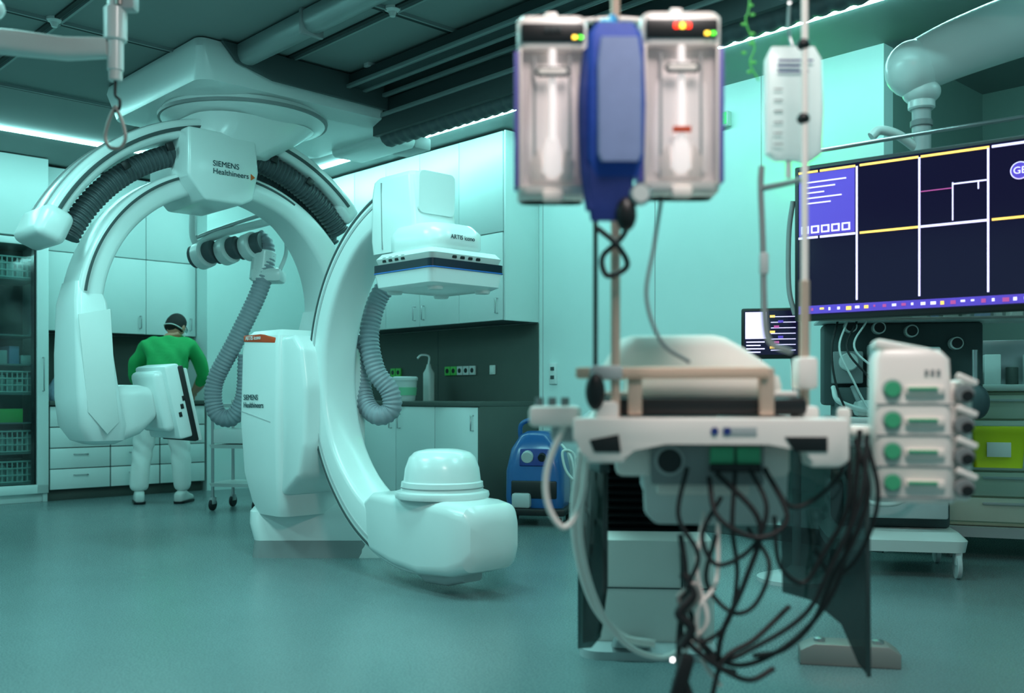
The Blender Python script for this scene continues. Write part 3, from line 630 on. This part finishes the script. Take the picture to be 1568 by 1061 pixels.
def infuser(X,Z,w):
    r=root('pressure_infuser',(X,2.0,Z)); h=.355
    loftz(r,'housing',[(-h/2,w*.88,.05,.02),(-h/2+.01,w*.94,.06,.02),(h/2-.01,w*.94,.06,.02),(h/2,w*.88,.05,.02)],M_creamp,loc=(0,.02,0))
    loftz(r,'head',[(h/2-.07,w*.94,.10,.02),(h/2-.06,w*.96,.105,.02),(h/2-.01,w*.96,.105,.02),(h/2,w*.88,.09,.02)],M_creamp)
    loftz(r,'foot',[(-h/2,w*.86,.09,.02),(-h/2+.006,w*.94,.10,.02),(-h/2+.022,w*.94,.10,.02)],M_creamp)
    for s in(-1,1): 
        bx(r,'violet_side',s*w*.475-.006,s*w*.475+.006,-.050,.01,-h/2+.02,h/2-.07,M_violet,.003)
        bx(r,'door_edge',s*w*.43-.003,s*w*.43+.003,-.054,-.042,-h/2+.015,h/2-.065,M_creamp,.002)
        bx(r,'inner_rail',s*w*.24-.003,s*w*.24+.003,-.045,-.035,-h/2+.03,h/2-.08,M_lgrey,.002)
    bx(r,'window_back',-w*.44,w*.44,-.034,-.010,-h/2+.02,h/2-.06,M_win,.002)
    bx(r,'door',-w*.45,w*.45,-.054,-.052,-h/2+.02,h/2-.065,G_door,0)
    bx(r,'display',-w*.43,w*.43,-.058,-.045,h/2-.055,h/2-.017,M_black,.006)
    for i in range(3): bx(r,'led_digit',-.016+i*.012,-.007+i*.012,-.061,-.057,h/2-.037,h/2-.027,(M_led_r,M_led_y,M_led_r)[i] if w>.15 else M_raild,.001)
    for i in range(2): bx(r,'led_status',w*.27+i*.012,w*.27+.008+i*.012,-.061,-.057,h/2-.050,h/2-.044,(M_led_y,mat('led_green2','#60ff40',.4,emit=3))[i],.001)
    P=[(-.028,-.010),(.028,-.010),(.036,0),(.028,.010),(-.028,.010),(-.036,0)]
    prism(r,'brand_badge',P,.003,(0,-.060,h/2-.115),M_gap,bev=.001)
    prism(r,'brand_badge_in',[(x*.84,z*.6) for x,z in P],.003,(0,-.062,h/2-.115),M_cream,bev=.001)
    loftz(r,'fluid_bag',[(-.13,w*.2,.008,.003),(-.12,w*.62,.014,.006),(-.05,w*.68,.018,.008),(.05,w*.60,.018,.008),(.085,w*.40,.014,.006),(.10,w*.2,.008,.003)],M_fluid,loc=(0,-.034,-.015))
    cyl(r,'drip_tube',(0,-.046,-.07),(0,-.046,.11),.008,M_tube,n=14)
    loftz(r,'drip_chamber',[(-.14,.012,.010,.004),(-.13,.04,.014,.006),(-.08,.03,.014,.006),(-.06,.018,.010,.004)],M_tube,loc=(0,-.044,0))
    for s in(-1,1): prism(r,'bag_wing',[(s*.012,-.15),(s*.04,-.15),(s*.045,-.11),(s*.025,-.08)],.006,(0,-.042,0),M_creamp,bev=.002)
    bx(r,'bag_port',-.02,.02,-.06,-.04,-h/2-.012,-h/2+.012,M_cream,.006)
    if w>.15: bx(r,'orange_tag',-.018,.018,-.058,-.055,-.062,-.050,M_orange,.001)
    prism(r,'hanger_hook',[(-.02,h/2),(.02,h/2),(.012,h/2+.03),(-.012,h/2+.03)],.02,(0,.02,0),M_creamp,bev=.004)
    cyl(r,'mount_arm',(0,.04,.12),(.0,.09,.12),.012,M_grey,n=12)
infuser(.079,1.52,.145); infuser(.332,1.528,.165)
r=root('blue_pressure_cuff',(.193,1.87,0))
loftz(r,'cuff',[(1.36,.09,.03,.012),(1.40,.11,.045,.018),(1.5,.115,.05,.02),(1.58,.11,.045,.018),(1.63,.10,.03,.012),(1.65,.07,.02,.008)],M_blue,angle=30)
loftz(r,'cuff_window',[(1.385,.07,.012,.005),(1.40,.082,.014,.005),(1.57,.082,.014,.005),(1.615,.07,.01,.004)],M_bluel,loc=(.006,-.027,0))
loftz(r,'lower_flap',[(1.28,.05,.012,.005,-.02),(1.31,.08,.02,.008,-.01),(1.36,.09,.03,.01,-.01),(1.42,.10,.03,.01)],M_blued)
sweep(r,'hook_loop',[(0,0,1.64),(.0,.05,1.68),(.012,.12,1.70),(-.005,.19,1.725)],.007,mat('cyan_plastic','#2a8fd0',.4),n=8)
cyl(r,'gauge',(.045,-.03,1.325),(.045,-.005,1.325),.02,M_steel); cyl(r,'gauge_face',(.045,-.033,1.325),(.045,-.03,1.325),.016,M_white2)
sweep(r,'side_strap',[(-.05,0,1.60),(-.060,-.01,1.5),(-.056,0,1.38),(-.045,0,1.3)],.010,M_blued,n=8)
ball(r,'bulb',(0.02,-.01,1.29),.02,M_black,(1,1,1.6))
r=root('infusion_line',(0,0,0))
sweep(r,'tube',[(.30,2.0,1.345),(.285,2.0,1.25),(.27,2.0,1.15),(.30,2.0,1.06),(.36,2.02,1.02)],.004,M_grey,n=8)
# right pole
r=root('infusion_pole',(.632,2.15,0))
cyl(r,'pole',(0,0,.84),(0,0,1.83),.0075,M_creamp); cyl(r,'lower_sleeve',(0,0,.93),(0,0,1.2),.0105,M_copper)
for z in (1.55,1.71): ball(r,'joint',(-.003,0,z),.014,M_black,(1,1,.9)); 
box(r,'clamp',(.045,.06,.07),(0,0,1.0),M_creamp,bev=.01); box(r,'rail_clamp',(.05,.06,.06),(0,0,.90),M_creamp,bev=.01)
sweep(r,'side_bracket',[(-.068,.1,1.47),(-.07,.1,1.42),(-.065,.1,1.3),(-.06,.1,1.12),(-.045,.1,1.07),(.0,.1,1.05)],.007,M_grey,n=8)
box(r,'bracket_grip',(.02,.02,.05),(-.063,.1,1.25),M_lgrey,bev=.005); sweep(r,'bracket_link',[(-.068,.1,1.42),(-.03,.05,1.42),(0,0,1.42)],.007,M_grey,n=8)
sweep(r,'top_hook',[(0,0,1.83),(-.02,0,1.86),(-.05,0,1.84),(-.05,0,1.81)],.003,M_steel,n=8)
r=root('iv_fluid_bag',(.663,2.28,0))
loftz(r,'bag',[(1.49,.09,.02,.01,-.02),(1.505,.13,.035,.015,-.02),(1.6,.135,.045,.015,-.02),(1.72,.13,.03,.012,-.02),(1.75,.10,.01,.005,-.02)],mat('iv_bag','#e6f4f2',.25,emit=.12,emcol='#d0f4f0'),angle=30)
for q,wd in enumerate((.08,.05,.07)): bx(r,'print_line',-.06,-.06+wd,-.024,-.0225,1.71-q*.012,1.714-q*.012,M_blued,0)
for q in range(6): bx(r,'scale_mark',-.07,-.05,-.0262,-.0255,1.52+q*.025,1.523+q*.025,M_grey,0)
cyl(r,'port',(-.03,0,1.45),(-.03,0,1.49),.007,M_white2,n=10); sweep(r,'hanger',[(-.02,0,1.75),(-.03,0,1.79),(-.05,-.08,1.82)],.004,M_steel,n=6)
r=root('green_leafy_strand',(.56,2.3,0))  # stand-in for an unclear plant-like green shape; tube and leaves are invented
sweep(r,'tube',[(-.01,0,3.1),(-.01,0,2.4),(-.01,0,1.9),(-.02,0,1.82),(0,0,1.76),(-.01,0,1.72),(.01,0,1.68)],.002,M_greenb,n=6)
for q in range(8): ball(r,'leaf_dot',(-.012+.013*math.sin(q*2.2),0,1.70+.022*q),.0045,M_greenb,(1.4,.4,.9))
# ------------------------------------------------------------------ infusion pump rack
r=root('infusion_pump_rack',(.88,2.2,0),-14)
loftz(r,'case',[(.72,.16,.12,.02),(.73,.17,.13,.02),(1.03,.155,.13,.02,-.005),(1.05,.13,.11,.02,-.01)],M_creamp)
bx(r,'side_module',.07,.12,-.04,.08,.725,.985,M_creamp,.012)
for q in range(4):
    z=.765+q*.067
    cyl(r,'knob_seat',(-.045,-.066,z),(-.045,-.062,z),.022,M_lgrey,n=24); cyl(r,'knob',(-.045,-.076,z),(-.045,-.064,z),.017,M_green,n=24)
    bx(r,'syringe_tray',-.02,.06,-.075,-.062,z-.012,z+.006,M_cream,.004); bx(r,'syringe',-.015,.045,-.082,-.074,z-.003,z+.004,M_green,.003)
    bx(r,'groove',-.08,.08,-.067,-.064,z-.034,z-.031,M_grey,0)
    cyl(r,'side_knob',(.10,-.066,z-.01),(.10,-.04,z-.01),.020,M_grey,n=20); cyl(r,'side_knob_hub',(.105,-.072,z-.015),(.105,-.06,z-.015),.012,M_black,n=20)
    box(r,'lever',(.045,.02,.014),(.105,-.055,z+.02),M_creamp,rot=(0,25,0),bev=.004)
for q in range(3): bx(r,'led',.02+q*.012,.027+q*.012,-.068,-.064,.995,1.007,M_grey,0)
box(r,'top_flap',(.12,.1,.02),(-.02,0,1.055),M_creamp,rot=(0,12,0),bev=.008)
cyl(r,'mount_arm',(-.16,.05,.87),(-.08,.03,.87),.016,M_creamp); box(r,'clamp',(.05,.06,.07),(-.16,.05,.87),M_rub,bev=.01); box(r,'clamp_knob',(.03,.03,.05),(-.14,.0,.90),M_creamp,bev=.008)
# ------------------------------------------------------------------ big monitor
r=root('wall_display_monitor',(1.316,4.6,1.31),-37.5)
bx(r,'bezel',-.012,1.40,0,.06,-.012,.70,M_black,.008)
bx(r,'screen',.006,1.385,-.002,.0,.012,.682,M_scr,0)
bx(r,'patient_panel',.012,.268,-.004,-.002,.375,.66,M_scrp,0)
for q in range(5): bx(r,'panel_line',.03,.03+(.13,.18,.10,.15,.2)[q],-.006,-.004,.52+q*.024,.526+q*.024,M_scrw,0)
for q in range(5): 
    bx(r,'icon',.022+q*.047,.060+q*.047,-.006,-.004,.385,.42,M_scrw,0); bx(r,'icon_in',.030+q*.047,.052+q*.047,-.007,-.005,.392,.413,M_scrp,0)
for x in (.277,.544,.816,1.088): bx(r,'col_line',x-.004,x+.004,-.005,-.002,.07,.665,M_scrw,0)
ys=[(.0,.1),(.1,.27),(.28,.54),(.54,.82),(.82,1.08),(1.08,1.38)]
for i,(a,b_) in enumerate(ys):
    bx(r,'row_top',a+.01,b_,-.005,-.002,.662,.672,(M_scry,M_scry,M_scry,M_scry,M_scrw,M_scrw)[i],0)
    bx(r,'row_mid',a+.01,b_,-.005,-.002,.362,.372,(M_scrw,M_scrw,M_scry,M_scrw,M_scry,M_scrw)[i],0)
bx(r,'wave_v',.676,.681,-.005,-.002,.38,.54,M_scrw,0); bx(r,'wave_v2',.776,.781,-.005,-.002,.50,.53,M_scrw,0)
bx(r,'wave_a',.55,.68,-.005,-.002,.515,.519,M_scrm,0); bx(r,'wave_b',.68,.81,-.005,-.002,.530,.536,M_scrw,0)
bx(r,'footer',.01,1.38,-.004,-.002,.018,.055,M_scrp,0)
random.seed(7)
for q in range(34): bx(r,'footer_icon',.03+q*.04,.03+q*.04+random.uniform(.008,.026),-.006,-.004,.026+random.uniform(0,.01),.044,random.choice((M_scrw,M_scry,M_scrm,M_scrw)),0)
lathe(r,'logo_disc',[(.036,0),(.036,.002)],(.935,-.006,.555),M_scrw,axis=(0,1,0),n=32); lathe(r,'logo_inner',[(.032,0),(.032,.002)],(.935,-.008,.555),M_scrp,axis=(0,1,0),n=32)
text(r,'logo_text','GE',.04,(.935,-.009,.542),(90,0,0),M_scrw,'CENTER')
sweep(r,'screen_cable',[(-.02,.03,.02),(-.05,.03,.15),(-.05,.03,.4),(-.03,.03,.55)],.012,M_grey,n=10)
box(r,'rear_mount',(.4,.08,.3),(.8,.10,.38),M_lgrey,bev=.02)
r=root('ceiling_monitor_arm',(0,0,0))
ball(r,'elbow',(1.86,4.62,2.47),.125,M_white,(1,1,1.05))
sweep(r,'boom',[(1.86,4.62,2.47),(2.1,4.62,2.58),(2.5,4.6,2.72),(3.2,4.55,2.93)],.14,M_white,n=24,taper=(.85,1.2))
cyl(r,'ceiling_column',(3.2,4.55,2.7),(3.2,4.55,3.1),.16,M_white)
cyl(r,'neck',(1.90,4.62,2.28),(1.90,4.62,2.42),.06,M_white); cyl(r,'neck_b',(1.90,4.62,2.0),(1.90,4.62,2.3),.042,M_lgrey); ball(r,'knuckle',(1.90,4.62,2.36),.085,M_white,(1,1,.7))
cyl(r,'neck_ring',(1.90,4.62,2.20),(1.90,4.62,2.23),.05,M_grey)
cyl(r,'drop_post',(1.90,4.62,1.75),(1.90,4.62,2.05),.035,M_white); box(r,'cross_mount',(.35,.06,.1),(1.93,4.40,1.75),M_lgrey,rot=(0,0,-37.5),bev=.01)
sweep(r,'post_link',[(1.90,4.62,1.78),(1.92,4.5,1.76),(1.93,4.42,1.75)],.03,M_lgrey,n=10)
sweep(r,'side_arm',[(1.88,4.62,2.1),(1.78,4.6,2.16),(1.70,4.6,2.18),(1.66,4.6,2.15)],.022,M_white2,n=10)
r=root('curtain_rail',(0,0,0))
sweep(r,'rail',[(1.38,4.5,2.06),(2.1,4.35,2.15),(3.4,4.1,2.3)],.010,M_steel,n=8); cyl(r,'drop',(3.4,4.1,2.3),(3.4,4.1,3.1),.012,M_steel)
# small monitor
r=root('vital_signs_monitor',(1.30,5.0,1.14),-14)
bx(r,'bezel',-.145,.145,0,.05,0,.255,M_black,.01); bx(r,'screen',-.13,.13,-.002,0,.02,.24,M_scr,0)
bx(r,'white_area',-.125,-.02,-.004,-.002,.10,.235,M_scrw,0)
for q in range(7): 
    bx(r,'row',.0,.12,-.004,-.002,.04+q*.028,.044+q*.028,M_scrw,0); bx(r,'num',-.005+.02*(q%3),.02+.02*(q%3),-.004,-.002,.05+q*.026,.062+q*.026,(M_scry,M_scrm,M_scrp)[q%3],0)
for q in range(4): bx(r,'txt',-.12,-.05+.02*(q%2),-.005,-.003,.03+q*.017,.036+q*.017,M_scrw,0)
sweep(r,'support_arm',[(.0,.05,.12),(.06,.12,.08),(.12,.16,.0),(.13,.17,-.3),(.13,.17,-1.08)],.022,M_lgrey,n=10)
lathe(r,'stand_base',[(.2,0),(.2,.02),(.05,.06),(.03,.08)],(.13,.17,-1.14),M_lgrey)
# ------------------------------------------------------------------ anesthesia machine
r=root('anesthesia_machine',(2.08,5.5,0),-12)
for x in (-.28,.3):
    for y in (-.26,.26): caster(r,x,y,.07,M_lgrey)
loftz(r,'base',[(.14,.68,.62,.06),(.2,.70,.64,.06),(.24,.62,.56,.05)],M_white2)
bx(r,'tower',-.28,.30,-.1,.28,.24,1.0,M_gap,.02); bx(r,'work_shelf',-.34,.36,-.32,.28,.80,.84,M_white2,.01)
bx(r,'drawer_a',-.25,.27,-.20,-.1,.30,.50,M_lgrey,.01); bx(r,'drawer_b',-.25,.27,-.20,-.1,.53,.74,M_lgrey,.01)
bx(r,'back_panel',-.34,.5,.05,.25,.9,1.36,M_gap,.02)
bx(r,'gas_block_a',-.30,-.14,-.06,.05,1.02,1.2,M_grey,.01); bx(r,'gas_block_b',-.11,.06,-.08,.05,1.0,1.24,M_white2,.015); bx(r,'gas_block_c',.1,.26,-.06,.05,1.04,1.22,M_lgrey,.01)
cyl(r,'vaporizer_dial',(-.22,-.10,1.14),(-.22,-.05,1.14),.05,M_white2); cyl(r,'vaporizer_dial_b',(.18,-.10,1.15),(.18,-.05,1.15),.04,M_white2)
bx(r,'yellow_tag',-.06,-.01,-.086,-.08,1.12,1.18,M_lime,.002); bx(r,'green_tag',0.0,.04,-.086,-.08,1.06,1.1,M_green,.002)
for q,(x,z) in enumerate(((-.2,1.34),(-.05,1.33),(.12,1.31),(.35,1.24))): cyl(r,'gauge',(x,-.02,z),(x,.06,z),.035,M_white2); cyl(r,'gauge_face',(x,-.025,z),(x,-.018,z),.027,M_black)
bx(r,'top_tray',-.38,1.0,-.16,.2,1.36,1.375,M_lgrey,.004); bx(r,'tray_lip',-.38,1.0,-.17,-.16,1.36,1.41,G_bag,.002)
random.seed(3)
for q in range(16):
    x=-.32+q*.08; h=random.uniform(.04,.11); mm=random.choice((M_white2,M_lgrey,M_grey,M_creamp,M_bluel,M_lgrey))
    if q%2: cyl(r,'tray_vial',(x,0,1.375),(x,0,1.375+h),.022,mm,n=14)
    else: bx(r,'tray_item',x-.03,x+.03,-.06,.05,1.375,1.375+h*.7,mm,.006)
for q in range(5): sweep(r,'breathing_hose',[(-.3+q*.1,-.08,1.0),(-.28+q*.12,-.22,.92-.02*q),(-.1+q*.08,-.26,.88),(.1+q*.05,-.18,1.0)],.014,(M_white2,M_grey,M_rub,M_lgrey,M_rub)[q],n=8)
for q in range(4): sweep(r,'dangling_wire',[(-.28+q*.05,-.1,1.36),(-.32+q*.04,-.2,1.2),(-.3+q*.1,-.25,1.0),(-.2+q*.12,-.3,.7),(-.28+q*.1,-.28,.5)],.006,(M_rub,M_white2)[q%2],n=6)
cyl(r,'breathing_bag_post',(.42,-.1,.84),(.42,-.1,1.2),.015,M_steel); ball(r,'breathing_bag',(.42,-.16,.92),.06,M_hosed,(1,1,1.5))
bx(r,'shelf_items',-.2,.15,-.25,.0,.84,.93,M_white2,.03); cyl(r,'absorber_canister',(.25,-.15,.84),(.25,-.15,1.0),.07,M_white2)
sweep(r,'pale_hose',[(-.25,-.33,.8),(-.3,-.36,.6),(-.2,-.36,.42),(.0,-.34,.4),(.15,-.32,.55)],.014,M_white2,n=8)
# ------------------------------------------------------------------ medical cart
r=root('medical_drawer_cart',(3.02,5.98,0),-20)
for x in (-.36,.36):
    for y in (-.22,.22): caster(r,x,y,.055,M_grey)
loftz(r,'base',[(.13,.86,.56,.05),(.19,.88,.58,.05)],M_lgrey)
bx(r,'cabinet',-.40,.40,-.24,.24,.19,.98,mat('cart_beige','#b9c2a8',.5),.02)
for q in range(5): 
    z=.22+q*.15; bx(r,'drawer',-.385,.385,-.262,-.24,z,z+.14,mat('cart_drawer','#ccd2c2',.45),.008); bx(r,'pull',-.2,.2,-.275,-.26,z+.10,z+.115,M_lgrey,.003)
bx(r,'worktop',-.43,.43,-.28,.26,.98,1.02,M_white2,.012)
random.seed(9)
for q in range(7):
    x=-.36+q*.115; h=random.uniform(.06,.2); mm=random.choice((M_white2,M_lgrey,M_grey,M_dark,M_creamp))
    if q%3==0: cyl(r,'bottle',(x,0,1.02),(x,0,1.02+h),.035,mm,n=16)
    else: bx(r,'supply_box',x-.045,x+.045,-.1,.1,1.02,1.02+h,mm,.006)
bx(r,'rear_frame',-.4,.4,.2,.22,1.02,1.3,M_steel,.004)
r=root('yellow_sharps_bin',(2.68,5.50,.56),-20)
loftz(r,'bin',[(0,.24,.14,.02),(.19,.27,.16,.02),(.20,.29,.18,.02),(.225,.29,.18,.02)],M_lime); bx(r,'label',-.06,.06,-.088,-.078,.06,.14,M_cream,.002); bx(r,'bracket',-.1,.1,.07,.16,.1,.16,M_steel,.004)
# exit lamp
e=rroot('exit_sign_lamp',5.95,-.03,2.86); bx(e,'box',-.12,.12,-.02,.03,-.05,.05,M_white2,.006); bx(e,'face',-.11,.11,-.024,-.02,-.04,.04,mat('exit_green','#30c060',.4,emit=.8),.0)
e=rroot('green_signal_lamp',6.62,-.03,2.55); lathe(e,'bezel',[(.06,0),(.06,.04),(.04,.05)],(0,.03,0),M_white2,axis=(0,-1,0),n=24); ball(e,'lens',(0,-.06,0),.035,mat('signal_green','#30ff60',.4,emit=60))
# ------------------------------------------------------------------ ceiling lamp arm with strap (upper left)
r=root('ceiling_suspension_arm',(-1.195,3.0,0))
cyl(r,'post',(0,0,1.93),(0,0,3.1),.024,M_white); cyl(r,'post_collar',(0,0,2.02),(0,0,2.12),.034,M_white); cyl(r,'lower_post',(0,0,1.90),(0,0,2.0),.020,M_white2)
loftx(r,'boom',[(-.02,.05,1.97,2.03,.02),(-.15,.06,1.965,2.03,.02),(-.3,.07,1.98,2.05,.02),(-.52,.08,2.0,2.07,.03)],M_white2)
ball(r,'lamp_head',(-.38,-.1,2.09),.09,M_white,(1,1,.45)); box(r,'handle_clamp',(.07,.05,.06),(.03,0,2.14),M_lgrey,bev=.01); cyl(r,'handle_peg',(.02,-.02,2.12),(.02,-.02,2.2),.012,M_alu)
sweep(r,'hook',[(0,0,1.90),(.0,0,1.86),(.012,0,1.845),(.012,0,1.82),(0,0,1.81),(-.01,0,1.82)],.005,M_black,n=8)
sweep(r,'strap_loop',[(.0,0,1.825),(-.02,0,1.78),(-.03,0,1.73),(-.015,0,1.70),(.015,0,1.70),(.03,0,1.73),(.02,0,1.78),(.0,0,1.825)],.006,M_alu,n=8)
# ------------------------------------------------------------------ lights
def ceiling_fill_light(a_loc,sx,sy,energy,col,z=3.07,rz=ROT):  # unseen fill panels added to brighten the room, frames invented
    r=root('ceiling_fill_light',(a_loc[0],a_loc[1],z),rz)
    for s in(-1,1):
        box(r,'frame',(sx+.06,.03,.03),(0,s*(sy/2+.015),.012),M_white2,bev=.003); box(r,'frame_e',(.03,sy,.03),(s*(sx/2+.015),0,.012),M_white2,bev=.003)
    L=bpy.data.lights.new('panel','AREA'); L.shape='RECTANGLE'; L.size=sx; L.size_y=sy; L.energy=energy; L.color=col
    o=bpy.data.objects.new('panel',L); scene.collection.objects.link(o); o.parent=r
CY=(.40,.98,.95)
ceiling_fill_light((-2.6,4.2),1.2,.6,58,CY)
ceiling_fill_light((-.6,4.0),1.2,.6,46,CY)
ceiling_fill_light((1.6,3.9),1.2,.6,60,CY)
ceiling_fill_light((-3.8,2.5),1.2,.6,42,CY)
ceiling_fill_light((.5,.9),1.0,.5,54,(1,.90,.87))  # out-of-view lamp added for whiter light on the foreground
W=bpy.data.worlds.new('world'); scene.world=W; W.use_nodes=True
bg=W.node_tree.nodes['Background']; bg.inputs[0].default_value=(.34,.78,.81,1); bg.inputs[1].default_value=.38
# ------------------------------------------------------------------ camera
cam=bpy.data.cameras.new('camera'); co=bpy.data.objects.new('camera',cam); scene.collection.objects.link(co)
co.location=(0,0,.95); co.rotation_euler=(90*D2R,0,0); cam.lens=35; cam.sensor_width=36; cam.shift_y=.0488
cam.clip_start=.05; cam.dof.use_dof=True; cam.dof.focus_distance=5.8; cam.dof.aperture_fstop=2.0
scene.camera=co
scene.view_settings.view_transform='Standard'
